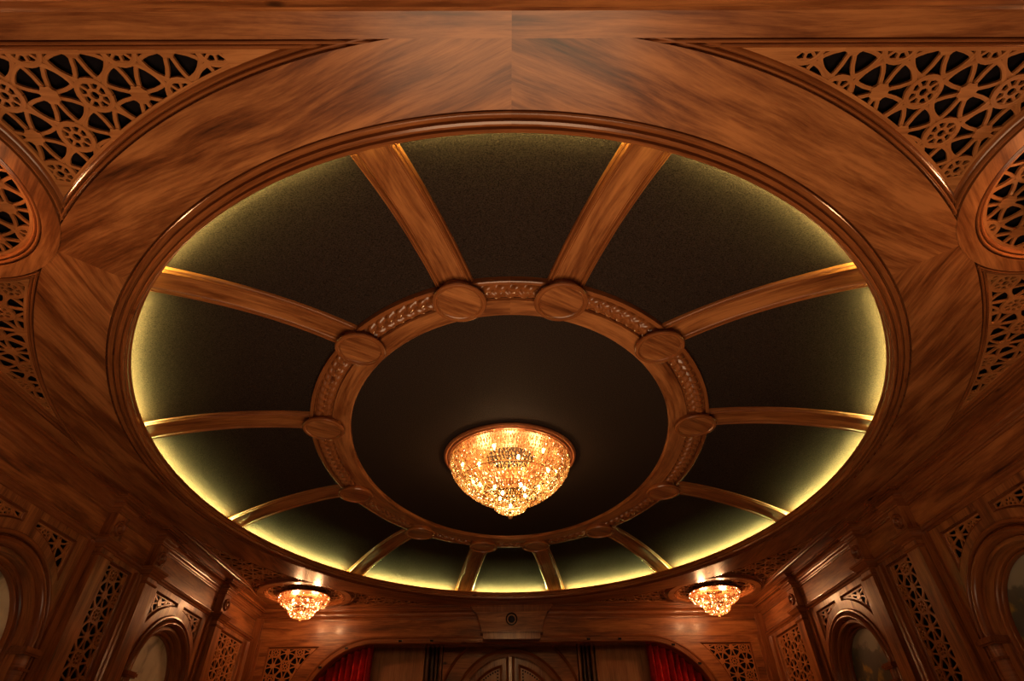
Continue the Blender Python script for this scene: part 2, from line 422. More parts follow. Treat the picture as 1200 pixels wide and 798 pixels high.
for (sx, sy), (nm, pic) in ends.items():
    far = sy > 0
    ox, oy = sx*.852, sy*1.639
    A = [(sx*x, -sy*y) for x, y in PA]; B = [(sx*x, -sy*y) for x, y in PBq]
    la = (f'pierced wooden spandrel screen in the {pic} corner of the photo' if not far else
          f'dark ceiling fretwork between the small {"left" if sx<0 else "right"} chandelier and the projector box')
    lb = (f'tapering pierced screen at the {"left" if sx<0 else "right"} photo edge, below the round medallion' if not far else
          f'dark ceiling fretwork between the small {"left" if sx<0 else "right"} chandelier and the side cornice')
    fret_panel('fretwork_screen', la, 'fretwork panels in the ceiling corners', CEIL, A, PITCH, ox, oy, 1)
    fret_panel('fretwork_screen', lb, 'fretwork panels in the ceiling corners', CEIL, B, PITCH, ox, oy, 1)
    lc = (f'round pierced wooden medallion cut by the {"left" if sx<0 else "right"} edge of the photo' if not far else
          f'round pierced ceiling medallion above the small {"left" if sx<0 else "right"} chandelier')
    fret_panel('fretwork_medallion', lc, 'round fretwork medallions in the ceiling', CEIL, arc(sx*CX, sy*CY, RC, 0, 2*pi, 60)[:-1], PITCH, ox, oy, 1)

# ------------------------------------------------------------------ dome
RP = [radians(v) for v in (11.35, 39.6, 73.0)]
OPh = [radians(v) for v in (13.0, 43.8, 75.8)]
OPf = [radians(v) for v in (12.3, 41.2, 73.8)]
ring_ph = RP + [pi-v for v in RP[::-1]]; ring_ph += [v+pi for v in ring_ph]
out_ph = OPh + [pi-v for v in OPf[::-1]]; out_ph += [2*pi-v for v in out_ph[::-1]]
AO, BO = A_OP+.095, B_OP+.095
AR, BR = .797, 1.048
Z1, RISE = .150, .127
def dz(s): return Z1 - RISE*(1-s)**2
def dome_pt(i, f, s):              # i = sector, f = 0..1 across it
    a0, a1 = out_ph[i], out_ph[(i+1) % 12]; b0, b1 = ring_ph[i], ring_ph[(i+1) % 12]
    if a1 < a0: a1 += 2*pi
    if b1 < b0: b1 += 2*pi
    p = ell(AO, BO, a0+(a1-a0)*f); q = ell(AR-.03, BR-.03, b0+(b1-b0)*f)
    return (p[0]+(q[0]-p[0])*s, p[1]+(q[1]-p[1])*s, dz(s))
where = ['right of the two widest top ribs of the oval dome',
         'at the right end of the dome, above its lower level rib',
         'at the right end of the dome, below its lower level rib',
         'at the lower right, second to the right of the bottom middle panel',
         'just right of the bottom middle panel of the dome',
         'at the bottom middle of the dome, straight above the projector box',
         'just left of the bottom middle panel of the dome',
         'at the lower left, second to the left of the bottom middle panel',
         'at the left end of the dome, below its lower level rib',
         'at the left end of the dome, above its lower level rib',
         'left of the two widest top ribs of the oval dome',
         'at the top middle of the dome, between the two widest ribs']
for i in range(12):
    m = MB(); n = 14
    m.grid([[CEIL(*dome_pt(i, f/n, s/16)) for s in range(17)] for f in range(n+1)])
    c = CEIL(*dome_pt(i, .5, .5))
    o = m.build('fabric_panel', FABRIC, None, loc=c); fix_normals(o)
    tag(o, 'dark fabric panel ' + where[i], 'fabric panel', 'fabric panels of the dome')
m = MB(); pts = [ell(.66, .92, 2*pi*i/96) for i in range(96)]; board(m, CEIL, pts, (), .146, .150)
o = m.build('fabric_panel', FABRIC, None, loc=CEIL(0, 0, .146), smooth=0); tag(o, 'large oval dark brown fabric panel at the centre, behind the crystal chandelier', 'fabric panel', 'fabric panels of the dome')

rwhere = ['running up from the ring just right of the middle', 'to the upper right, second rib clockwise from the top middle', 'level on the right, lower than the upper right rib', 'at the lower right, bowing down to the right', 'short and steep at the bottom right', 'short and nearest the bottom middle on its right side',
          'short and nearest the bottom middle on its left side', 'short and steep at the bottom left', 'at the lower left, bowing down to the left', 'level on the left, lower than the upper left rib', 'to the upper left, second rib anticlockwise from the top middle', 'running up from the ring just left of the middle']
RB = []
for i in range(12):
    p = ell(AO, BO, out_ph[i]); q = ell(.745, 1.0, ring_ph[i])
    d = Vector((q[0]-p[0], q[1]-p[1])).normalized(); l = Vector((-d.y, d.x)); n = 26
    L0 = Vector((q[0]-p[0], q[1]-p[1])).length
    # arc length fraction of the point where the dome surface ends (ring edge)
    def pt(k, o, drop):
        s = .03 + .97*k/n; x = p[0]+(q[0]-p[0])*s; y = p[1]+(q[1]-p[1])*s
        ss = min(1, s*L0/ (L0-.055)); w = 1.0
        return CEIL(x+l.x*o, y+l.y*o, dz(ss)-drop)
    mid = pt(n//2, 0, .01)
    t = thing('dome_rib', 'curved wooden dome rib ' + rwhere[i], 'ceiling rib', mid, 'curved ribs of the dome')
    hw = .0545
    m = MB(); m.grid([[pt(k, -hw+.017, .010), pt(k, 0, .010), pt(k, hw-.017, .010)] for k in range(n+1)]); m.build('centre_board', WOOD, t)
    for sg in (-1, 1):
        m = MB(); pr = [(hw+.001, -.004), (hw+.001, .006), (hw-.001, .010), (hw-.004, .0115), (hw-.0065, .009), (hw-.0075, .0135), (hw-.010, .0165), (hw-.0135, .0165), (hw-.016, .013), (hw-.0165, .003), (hw-.0188, .003), (hw-.0190, .0104), (hw-.0205, .0108), (hw-.022, .0099)]
        m.grid([[pt(k, sg*o, dd) for o, dd in pr] for k in range(n+1)]); m.build('edge_moulding', WOODT, t)
    RB.append(q)

# cove light: one length of strip between every two ribs
t = thing('light_strip', 'warm yellow light strip tucked in the cove around the oval dome', 'light strip', CEIL(0, 0, .02))
NS = 1440; keep = []
lines = []
for i in range(12):
    p = ell(AO, BO, out_ph[i]); q = ell(.745, 1.0, ring_ph[i]); d = Vector((q[0]-p[0], q[1]-p[1])).normalized(); lines.append((Vector(p), d))
for k in range(NS):
    c = Vector(ell(A_OP+.028, B_OP+.028, 2*pi*k/NS)); ok = True
    for p, d in lines:
        v = c-p
        if v.dot(d) > -.2 and v.dot(d) < .4 and abs(v.x*d.y-v.y*d.x) < .075: ok = False
    keep.append(ok)
st = keep.index(False); run = []
for k in range(st, st+NS+1):
    kk = k % NS
    if keep[kk]: run.append(kk)
    elif run:
        pts = [ell(A_OP+.028, B_OP+.028, 2*pi*q/NS) for q in run]; m = MB()
        sweep(m, CEIL, pts, [(-.005, .0185), (-.005, .0270), (.005, .0270), (.005, .0185)]); m.build('strip_length', LED, t); run = []

# carved oval ring
t = thing('dome_ring', 'carved oval wooden ring with a braided band at the centre of the dome', 'ceiling ring', CEIL(0, 0, .13))
def ring_lerp(f, th): 
    a, b = ell(.648, .905, th), ell(.80, 1.047, th)
    return (a[0]+(b[0]-a[0])*f, a[1]+(b[1]-a[1])*f)
pr = [(0, .150), (0, .133), (.02, .130), (.455, .130), (.465, .140)]
m = MB(); m.grid([[CEIL(*ring_lerp(f, 2*pi*k/160), z) for f, z in pr] for k in range(160)], closed_u=True); m.build('inner_band', WOOD, t)
pr = [(.90, .140), (.915, .129), (.97, .129), (1.0, .131), (1.0, .152)]
m = MB(); m.grid([[CEIL(*ring_lerp(f, 2*pi*k/160), z) for f, z in pr] for k in range(160)], closed_u=True); m.build('outer_band', WOODT, t)
# braid: three strands
NP, PER = 46, 36; NV = 22
acc = [0.]
for k in range(1, 721):
    a, b = ring_lerp(.7, 2*pi*(k-1)/720), ring_lerp(.7, 2*pi*k/720); acc.append(acc[-1]+hypot(b[0]-a[0], b[1]-a[1]))
def th_at(u):
    x = u*acc[-1]; lo, hi = 0, 720
    while hi-lo > 1:
        md = (lo+hi)//2
        if acc[md] <= x: lo = md
        else: hi = md
    return 2*pi*(lo+(x-acc[lo])/(acc[hi]-acc[lo]))/720
rows = []
for k in range(NP*PER):
    th = th_at(k/(NP*PER)); ph = 2*pi*k/PER; row = []
    for j in range(NV+1):
        v = -1+2*j/NV; h = 0
        for q in range(3):
            w = ph+2*pi*q/3; c = .54*sin(w); slope = abs(cos(w)); wid = .34+.12*slope
            r = 1-((v-c)/wid)**2
            if r > 0: h = max(h, .62 + .38*sin(2*w) + .50*(sqrt(r)-1))
        row.append(CEIL(*ring_lerp(.47+.43*(j/NV), th), .1415-.0155*h))
    rows.append(row)
m = MB(); m.grid(rows, closed_u=True); m.build('braided_band', WOODT, t, smooth=50)

# rosettes
swhere = ['at the top of the oval ring, right of the middle', 'at the upper right of the oval ring', 'at the right end of the oval ring', 'at the lower right of the oval ring', 'on the bottom of the oval ring, second right of the middle', 'at the bottom of the oval ring, just right of the middle',
          'at the bottom of the oval ring, just left of the middle', 'on the bottom of the oval ring, second left of the middle', 'at the lower left of the oval ring', 'at the left end of the oval ring', 'at the upper left of the oval ring', 'at the top of the oval ring, left of the middle']
ros0 = None
for i, q in enumerate(RB):
    loc = CEIL(q[0], q[1], .118); lab = 'round turned wooden boss ' + swhere[i]
    if ros0 is None:
        t = ros0 = thing('ceiling_rosette', lab, 'rosette', loc, 'round bosses on the dome ring')
        m = MB(); lathe(m, [(.066, 1.15), (.066, 1.124), (.071, 1.122), (.0715, 1.118), (.0765, 1.117), (.0785, 1.1135), (.0785, 1.1095), (.076, 1.106), (.071, 1.1045), (.067, 1.1055), (.065, 1.1095), (.063, 1.1105)], q, 64); m.build('turned_rim', WOODT, t)
        m = MB(); lathe(m, [(.0635, 1.112), (.062, 1.1098), (.03, 1.1098), (.0001, 1.1098)], q, 48); m.build('face_disc', WOOD, t, grain=(1, .6, 0))
    else:
        copy_thing(ros0, loc, lab, 'round bosses on the dome ring')

# ------------------------------------------------------------------ chandeliers
def crystal(mb, p, axis, ln, r, rnd):
    a = axis.normalized(); b = a.orthogonal().normalized(); b.rotate(Matrix.Rotation(rnd*6.28, 3, a)); c = a.cross(b)
    k = mb.add([p+a*ln/2, p-a*ln/2] + [p+(b*cos(x)+c*sin(x))*r+a*ln*.12 for x in (0, pi/2, pi, 3*pi/2)])
    for i in range(4):
        j = (i+1) % 4; mb.face((k, k+2+i, k+2+j)); mb.face((k+1, k+2+j, k+2+i))

def bowl_crystals(mb, cx, cy, prof, step, size, jitter=.25):
    # prof: [(r, z)] from the rim down
    pts = []; 
    for (r0, z0), (r1, z1) in zip(prof, prof[1:]):
        n = max(1, round(hypot(r1-r0, z1-z0)/step))
        for k in range(n): pts.append((r0+(r1-r0)*k/n, z0+(z1-z0)*k/n, r1-r0, z1-z0))
    for row, (r, z, dr, dzz) in enumerate(pts):
        n = max(3, round(2*pi*r/(step*.8)))
        for k in range(n):
            a = 2*pi*(k+.5*(row % 2))/n + random.uniform(-jitter, jitter)*2*pi/n
            l = hypot(dr, dzz); ax = Vector((cos(a)*dr/l, sin(a)*dr/l, dzz/l)) + Vector([random.uniform(-.25, .25) for _ in range(3)])
            rr = r + random.uniform(-.15, .15)*size
            crystal(mb, W(cx+rr*cos(a), cy+rr*sin(a), z), ax, size*S*random.uniform(1.0, 1.5), size*S*.30, random.random())

def point(name, loc, col, power, r, parent=None):
    l = bpy.data.lights.new(name, 'POINT'); l.color = col; l.energy = power; l.shadow_soft_size = r
    o = bpy.data.objects.new(name, l); C.objects.link(o); o.location = loc
    if parent: o.parent = parent; o.location = Vector(loc)-Vector(parent['_o'])
    return o

t = thing('crystal_chandelier', 'large round crystal chandelier lit amber at the centre of the dome', 'chandelier', CEIL(0, 0, .146))
m = MB(); lathe(m, [(.10, 1.146), (.272, 1.146), (.279, 1.143), (.281, 1.138), (.278, 1.133), (.272, 1.131), (.266, 1.134), (.262, 1.133), (.258, 1.129), (.252, 1.129), (.250, 1.134), (.10, 1.136)], (0, 0), 96); m.build('canopy_rim', COPPER, t)
bp = [(.246, 1.128), (.250, 1.110), (.247, 1.088), (.238, 1.064), (.222, 1.040), (.198, 1.014), (.172, .992), (.140, .970), (.108, .954), (.080, .946), (.068, .942)]
cp = [(.066, .940), (.068, .928), (.062, .914), (.048, .904), (.028, .897), (.008, .894)]
m = MB(); bowl_crystals(m, 0, 0, bp, .0135, .0115); bowl_crystals(m, 0, 0, cp, .010, .0095)
bowl_crystals(m, 0, 0, [(.215, 1.12), (.20, 1.08), (.16, 1.03), (.10, .985)], .02, .014)
o = m.build('crystal_strands', CRYS, t, smooth=0); o['kind'] = 'stuff'
m = MB()
for r, z in ((.249, 1.129), (.206, 1.020), (.112, .955), (.068, .942)): lathe(m, [(r-.002, z), (r, z+.002), (r+.002, z), (r, z-.002), (r-.002, z)], (0, 0), 72)
m.build('wire_frame', BRASS, t)
def ball(mb, c, r, n=10, stretch=1.):
    rows = []
    for i in range(n+1):
        a = pi*i/n; rows.append([c+Vector((r*sin(a)*cos(2*pi*j/12), r*sin(a)*sin(2*pi*j/12), r*cos(a)*stretch)) for j in range(12)])
    mb.grid(rows, closed_v=True)
m = MB(); ball(m, W(0, 0, .879), .018, 8); lathe(m, [(.0015, .894), (.0015, .886)], (0, 0), 8)
m.build('finial', BRASS, t)
for k in range(12):
    a = 2*pi*k/12+.2; r = .165 if k % 2 else .20; z = 1.055 if k % 2 else 1.09
    m = MB(); ball(m, W(r*cos(a), r*sin(a), z), .013, 8, 1.6); m.build('bulb', BULB, t)
for k in range(4):
    a = 2*pi*k/4+.6; m = MB(); ball(m, W(.075*cos(a), .075*sin(a), .985), .012, 8, 1.6); m.build('bulb', BULB, t)
m = MB(); ball(m, W(0, 0, .925), .012, 8, 1.4); m.build('bulb', BULB, t)
WARM = (1.0, .60, .28)
for k in range(4):
    a = 2*pi*k/4; point('light_source', W(.11*cos(a), .11*sin(a), 1.05), WARM, 7, .05, t)
point('light_source', W(0, 0, .925), WARM, 2.5, .03, t)

# small chandeliers
def small_chandelier(cx, cy, label):
    t = thing('small_chandelier', label, 'chandelier', CEIL(cx, cy, .01), 'small two-tier chandeliers')
    m = MB(); lathe(m, [(.05, 1.012), (.132, 1.008), (.140, 1.003), (.148, 1.001), (.150, .997), (.146, .994), (.05, .996)], (cx, cy), 64); m.build('canopy_rim', COPPER, t)
    m = MB(); bowl_crystals(m, cx, cy, [(.149, .993), (.150, .980), (.144, .964), (.128, .946), (.105, .932), (.084, .926)], .0115, .0115)
    bowl_crystals(m, cx, cy, [(.079, .925), (.078, .910), (.070, .893), (.052, .880), (.026, .873), (.006, .872)], .0105, .0105)
    o = m.build('crystal_strands', CRYSS, t, smooth=0); o['kind'] = 'stuff'
    m = MB()
    for r, z in ((.1505, .994), (.080, .926)): lathe(m, [(r-.002, z), (r, z+.002), (r+.002, z), (r, z-.002), (r-.002, z)], (cx, cy), 56)
    m.build('wire_frame', BRASS, t)
    m = MB(); ball(m, W(cx, cy, .858), .014, 8); lathe(m, [(.0015, .872), (.0015, .862)], (cx, cy), 8); m.build('finial', BRASS, t)
    for k in range(5):
        a = 2*pi*k/5+.3; m = MB(); ball(m, W(cx+.075*cos(a), cy+.075*sin(a), .96), .011, 8, 1.4); m.build('bulb', BULBS, t)
    m = MB(); ball(m, W(cx, cy, .905), .012, 8, 1.4); m.build('bulb', BULBS, t)
    for k in range(2): point('light_source', W(cx+.06*(1-2*k), cy, .955), (1, .50, .22), 13, .04, t)
    point('light_source', W(cx, cy, .905), (1, .50, .20), 2, .03, t)
    return t
sc0 = small_chandelier(-CX, CY, 'small two-tier amber crystal chandelier on the left, in front of the back wall')
copy_thing(sc0, CEIL(CX, CY, .01), 'small two-tier amber crystal chandelier on the right, in front of the back wall', 'small two-tier chandeliers')
copy_thing(sc0, CEIL(-CX, -CY, .01), 'small crystal chandelier under the round medallion at the near left corner', 'small two-tier chandeliers')
copy_thing(sc0, CEIL(CX, -CY, .01), 'small crystal chandelier under the round medallion at the near right corner', 'small two-tier chandeliers')

# ------------------------------------------------------------------ side walls
Pcs = [.06, .42, 1.18]     # near edges of the pilasters, each .08 wide
PW = .08
def plan_sweep(mb, sgn, path, prof):
    """path in plan [(x offset into the room from the wall face, y)], prof [(projection, z)]"""
    pts = [(1.645-q[0], q[1]) for q in path]; lat = lateral(pts, False)
    rows = []
    for p, l in zip(pts, lat):
        rows.append([W(sgn*(p[0]+l[0]*o), p[1]+l[1]*o, z) for o, z in prof])
    mb.grid(rows)
def jog_path(jog, y0=-2.9, y1=1.81, pad=0.):
    out = [(0, y0)]
    for y in Pcs: out += [(0, y-pad), (jog, y-pad), (jog, y+PW+pad), (0, y+PW+pad)]
    return out + [(0, y1)]

BAYS = [-.28, .84]
ZC = {-.28: .42, .84: .452}; KR = {-.28: 1.0, .84: .93}; RF = {-.28: .333, .84: .316}    # the far arches are smaller and spring higher
def arch_outline(yc, r, z0, n=32): r *= KR[yc]; return [(yc-r, z0)] + [(yc+r*cos(pi-pi*i/n), ZC[yc]+r*sin(pi-pi*i/n)) for i in range(n+1)] + [(yc+r, z0)]
for sg, side in ((-1, 'left'), (1, 'right')):
    P = Plane('side', sg)
    wall = thing('wall_'+side, None, None, (sg*1.645*S, 0, 0), kind='structure')
    # frieze board
    m = MB(); boxp(m, P, -2.9, 1.81, .828, .945, 0, .012); m.build('frieze_board', WOOD, wall, grain=(0, 1, 0), smooth=0)
    # boards round the arches, pierced
    for yc, y0, y1 in ((BAYS[0], -.62, .06), (BAYS[1], .50, 1.18)):
        holes = []
        for h in (-1, 1):
            hl = [(yc+h*.03, .787), (yc+h*.25, .787)]
            rf = RF[yc]; a0, a1 = math.acos(.25/rf), math.acos(.03/rf)
            hl += [(yc+h*rf*cos(a0+(a1-a0)*i/14), ZC[yc]+rf*sin(a0+(a1-a0)*i/14)) for i in range(15)]
            holes.append(hl)
        outline = [(y0, FLOOR), (y0, .83), (y1, .83), (y1, FLOOR)] + arch_outline(yc, .295, FLOOR)[::-1]
        m = MB(); board(m, P, outline, holes, 0, .012); m.build('arch_board', WOOD, wall, grain=(0, 0, 1), smooth=0)
        for h, hl in zip((-1, 1), holes):
            bay = 'arch cut by the photo edge' if yc < 0 else 'arch nearer the back wall'
            sd = 'nearer' if h < 0 else 'farther'
            lab = f'small fretwork over the {sd} shoulder of the {side} wall {bay}'
            fret_panel('fretwork_screen', lab, 'fretwork panels over the wall arches', P, hl, .0757, yc+.10 if h > 0 else yc-.10, .752, 0, inset=.008, rim=.004, deep=.010, back=.028)
        # raised stiles at the sides of the bay
        for a, b in ((y0, y0+.03), (y1-.038, y1-.004)):
            m = MB(); boxp(m, P, a, b, FLOOR, .815, -.012, .0); m.build('stile', WOODT, wall, grain=(0, 0, 1), smooth=0)
    m = MB(); boxp(m, P, -2.9, -.62, FLOOR, .83, 0, .012); m.build('plain_board', WOOD, wall, grain=(0, 0, 1), smooth=0)
    # tall fretwork bays
    for y0, y1, h0, h1, s0, s1 in ((.14, .42, .165, .365, .376, .412), (1.26, 1.81, 1.30, 1.68, 1.70, 1.745)):
        hole = [(h0, .02), (h1, .02), (h1, .792), (h0, .792)]
        m = MB(); board(m, P, [(y0, FLOOR), (y1, FLOOR), (y1, .83), (y0, .83)], [hole], 0, .012); m.build('bay_board', WOOD, wall, grain=(0, 0, 1), smooth=0)
        m = MB()
        sweep(m, P, [(s0, FLOOR), (s0, .80)], [(o, d) for o, d in ((0, 0), (0, -.016), (-.006, -.022), (-.012, -.022), (-.016, -.014), (-.030, -.014), (-.036, -.02), (-.036, 0))])
        m.build('stile', WOODT, wall)
        lab = f'tall narrow pierced panel on the {side} wall ' + ('between the two arches' if y0 < 1 else 'in the corner beside the back wall')
        fret_panel('fretwork_screen', lab, 'tall fretwork panels of the side walls', P, hole, .0757, (h0+h1)/2, .752, 0, inset=.010, rim=.003, deep=.010, back=.03)
    # cornices
    cut = lambda prof: prof
    m = MB(); plan_sweep(m, sg, jog_path(.042), [(-.001, .936), (.005, .938), (.006, .944), (.009, .946), (.011, .952), (.018, .957), (.020, .963), (.024, .965), (.024, .971), (-.045, .971)])
    o = m.build('trim_%d' % (3 if sg < 0 else 4), WOODT, None, loc=(sg*3.2, 0, 3.4)); tag(o, kind='structure')
    m = MB(); plan_sweep(m, sg, jog_path(.032), [(.0, .960), (.018, .960), (.018, .968), (.0215, .969), (.024, .975), (.030, .981), (.040, .984), (.043, .984), (.043, .9885), (.0535, .9885), (.0535, 1.001)])
    o = m.build('trim_%d' % (5 if sg < 0 else 6), WOODT, None, loc=(sg*3.2, 0, 3.45)); tag(o, kind='structure')
    m = MB(); plan_sweep(m, sg, [(0, -2.9), (0, 1.81)], [(.0, .812), (.004, .813), (.006, .820), (.012, .824), (.014, .831), (.018, .832), (.018, .836), (0, .838)])
    o = m.build('trim_%d' % (7 if sg < 0 else 8), WOODT, None, loc=(sg*3.2, 0, 3.1)); tag(o, kind='structure')
    # pilasters
    pn = ['beside the large arch, nearest the photo edge', 'on the near side of the smaller arch', 'beyond the smaller arch, nearest the back wall']
    for k, y in enumerate(Pcs):
        t = thing('pilaster', f'flat wooden pilaster on the {side} wall {pn[k]}', 'pilaster', P(y+PW/2, FLOOR, 0), 'pilasters along the side walls')
        m = MB(); boxp(m, P, y, y+PW, FLOOR, .80, -.040, 0); m.build('shaft', WOOD, t, grain=(0, 0, 1), smooth=0)
        m = MB(); pts = [(0, y), (.040, y), (.040, y+PW), (0, y+PW)]
        plan_sweep(m, sg, pts, [(0, .768), (.004, .770), (.006, .774), (.004, .778), (0, .780)])
        plan_sweep(m, sg, pts, [(0, .796), (.004, .798), (.006, .804), (.012, .808), (.014, .815), (.020, .820), (.022, .826), (.026, .828), (.026, .836), (-.03, .836)])
        m.build('capital', WOODT, t)
        m = MB(); boxp(m, P, y, y+PW, .834, .940, -.042, 0); m.build('frieze_block', WOOD, t, grain=(0, 0, 1), smooth=0)
        # carved patera on the block
        m = MB(); cy, cz = y+PW/2, .886; rows = []
        prof = [(.029, -.041), (.030, -.047), (.027, -.053), (.022, -.053), (.019, -.047), (.017, -.043), (.011, -.043), (.010, -.048), (.006, -.052), (.0001, -.053)]
        for q in range(48):
            a = 2*pi*q/48; rows.append([P(cy+r*(1+.06*cos(8*a))*cos(a), cz+r*(1+.06*cos(8*a))*sin(a), d) for r, d in prof])
        m.grid(rows, closed_u=True); m.build('patera', WOODT, t)
    # arches
    for yc in BAYS:
        nm = ('large wooden arch frame cut by the %s edge of the photo' % side) if yc < 0 else ('smaller wooden arch frame on the %s wall near the back wall' % side)
        t = thing('arch_frame', nm, 'arch frame', P(yc, FLOOR, 0), 'arched frames on the side walls')
        path = arch_outline(yc, 0.0001, FLOOR)
        def radial(r, d):  # offset curve of radius r
            r *= KR[yc]
            return [P(yc-r, FLOOR, d)] + [P(yc+r*cos(pi-pi*i/40), ZC[yc]+r*sin(pi-pi*i/40), d) for i in range(41)] + [P(yc+r, FLOOR, d)]
        def rolled(name, prof, mat):
            m = MB(); cols = [radial(r, d) for r, d in prof]; rows = [[c[i] for c in cols] for i in range(len(cols[0]))]
            m.grid(rows); m.build(name, mat, t)
        rolled('outer_moulding', [(.300, .0), (.300, -.006), (.297, -.009), (.289, -.010), (.286, -.006), (.284, .004), (.281, .006)], WOODT)
        rolled('roll_moulding', [(.281, .006), (.2795, -.002), (.276, -.009), (.270, -.014), (.263, -.015), (.257, -.012), (.2525, -.004), (.251, .008), (.249, .012)], WOODT)
        rolled('flat_band', [(.249, .012), (.247, .008), (.234, .008), (.232, .014), (.231, .030), (.229, .034)], WOOD)
        rolled('cove_band', [(.229, .034), (.222, .034), (.218, .038), (.216, .052), (.213, .056)], WOOD)
        rolled('inner_bead', [(.2165, .050), (.2145, .045), (.211, .043), (.2075, .046), (.206, .052), (.206, .064)], WOODT)
        for h in (-1, 1):
            m = MB()
            for (z0, z1, r0, r1, d) in ((.404, .410, .226, .300, -.024), (.410, .422, .222, .304, -.030), (.422, .428, .226, .300, -.024)):
                u0, u1 = sorted((yc+h*r0*KR[yc], yc+h*r1*KR[yc])); zs = ZC[yc]-.42; boxp(m, P, u0, u1, z0+zs, z1+zs, d, .045)
            m.build('capital', WOODT, t, smooth=0)
            m = MB(); u0, u1 = sorted((yc+h*.234*KR[yc], yc+h*.292*KR[yc])); boxp(m, P, u0, u1, .360+zs, .368+zs, -.020, .045); m.build('collar', WOODT, t, smooth=0)
            m = MB(); rows = []
            for q in range(13):
                a = pi*q/12; rows.append([P(yc+h*.263*KR[yc]+.026*cos(a), z, .010-.030*sin(a)) for z in (FLOOR, ZC[yc]-.016)])
            m.grid(rows); m.build('column_shaft', WOODT, t)
        # mural in the arch
        m = MB(); board(m, P, arch_outline(yc, .212, FLOOR), (), .060, .064)
        o = m.build('mural', CLOUDS if sg < 0 else LAND, None, loc=P(yc, ZC[yc], .06), smooth=0)
        if sg < 0: lab = 'pale cloudy painted panel in the ' + ('large arch cut by the left edge' if yc < 0 else 'smaller left arch near the back wall')
        else: lab = 'dark painted landscape panel in the ' + ('large arch cut by the right edge' if yc < 0 else 'smaller right arch near the back wall')
        tag(o, lab, 'mural', 'painted panels in the wall arches')
    # backing behind everything
    m = MB(); boxp(m, P, -2.9, 2.2, FLOOR, 1.05, .07, .08); m.build('wall_backing', BLACK, wall, smooth=0)

# ------------------------------------------------------------------ back wall
P = Plane('back')
wall = thing('wall_back', None, None, (0, 1.81*S, 0), kind='structure')
OX, OZ, OR = .86, .385, .43
def opening(r, z0=FLOOR, n=20):
    return [(-OX-r, z0)] + [(-OX+r*cos(pi-pi/2*i/n), OZ+r*sin(pi-pi/2*i/n)) for i in range(n+1)] + [(OX+r*cos(pi/2-pi/2*i/n), OZ+r*sin(pi/2-pi/2*i/n)) for i in range(n+1)] + [(OX+r, z0)]
holes = []
for h in (-1, 1):
    a0 = math.acos((1.16+.0-.86)/.535); zlow = .20; R = .535
    a_top = math.asin((.79-OZ)/R); pts = [(h*1.535, .79)]
    pts += [(h*(OX+R*cos(a_top+(0.02-a_top)*i/16)), OZ+R*sin(a_top+(0.02-a_top)*i/16)) for i in range(17)]
    pts += [(h*(OX+R), zlow), (h*1.535, zlow)]
    holes.append(pts)
outline = [(-1.645, FLOOR), (-1.645, .832), (1.645, .832), (1.645, FLOOR)] + opening(OR+.01)[::-1]
m = MB(); board(m, P, outline, holes, 0, .012); m.build('spandrel_board', WOOD, wall, grain=(1, 0, 0), smooth=0)
m = MB(); boxp(m, P, -1.645, 0, .83, .95, -.002, .012); m.build('frieze_board', WOOD, wall, grain=(1, 0, 0), smooth=0)
m = MB(); boxp(m, P, 0, 1.645, .83, .95, -.002, .012); m.build('frieze_board', WOOD, wall, grain=(1, 0, 0), smooth=0)
for h, pts in zip((-1, 1), holes):
    fret_panel('fretwork_screen', f'pierced panel beside the {"left" if h<0 else "right"} red curtain on the back wall', 'fretwork panels of the back wall', P, pts, .0757, h*1.483, .762, 0, inset=.008, rim=.003, deep=.010, back=.03)
# corner posts
for h in (-1, 1):
    m = MB(); boxp(m, P, *sorted((h*1.645, h*1.60)), FLOOR, .95, -.035, 0); boxp(m, P, *sorted((h*1.60, h*1.585)), FLOOR, .83, -.012, 0); m.build('corner_post', WOODT, wall, grain=(0, 0, 1), smooth=0)
# cornice
def back_sweep(mb, prof):
    mb.grid([[W(x, 1.81-o, z) for o, z in prof] for x in (-1.645, 1.645)])
m = MB(); back_sweep(m, [(0, .936), (.005, .938), (.006, .944), (.009, .946), (.011, .952), (.018, .957), (.018, .962), (.022, .963), (.022, .968), (.024, .975), (.030, .981), (.040, .984), (.043, .984), (.043, .9885), (.0535, .9885), (.0535, 1.001)])
o = m.build('trim_9', WOODT, None, loc=(0, 3.55, 3.4)); tag(o, kind='structure')
m = MB(); sweep(m, P, opening(OR), [(.026, 0), (.026, -.006), (.022, -.009), (.016, -.009), (.013, -.004), (-.004, -.004), (-.007, -.008), (-.012, -.008), (-.016, -.004), (-.018, .006), (-.018, .10)][::1])
o = m.build('trim_10', WOODT, None, loc=(0, 3.62, 2.5)); tag(o, kind='structure')
# small black spots on the lintel moulding
spots = []
for x in (.70, .50): spots += [(-x, OZ+OR, 'straight part'), (x, OZ+OR, 'straight part')]
for a in (radians(66), radians(42)):
    for h in (-1, 1): spots.append((h*(OX+OR*cos(a)), OZ+OR*sin(a), 'curved corner'))
names = ['left straight part of the opening edge, outer one', 'right straight part of the opening edge, outer one', 'left straight part of the opening edge, inner one', 'right straight part of the opening edge, inner one',
         'upper bend of the opening above the left curtain', 'upper bend of the opening above the right curtain', 'lower bend of the opening above the left curtain', 'lower bend of the opening above the right curtain']
for (x, z, _), nm in zip(spots, names):
    m = MB(); a = 0
    boxp(m, P, x-.010, x+.010, z-.006, z+.004, -.014, -.003); o = m.build('spot_fitting', PLASTIC, None, loc=P(x, z, -.008), smooth=0)
    tag(o, 'tiny black fitting on the ' + nm, 'light fitting', 'tiny black fittings along the opening edge')

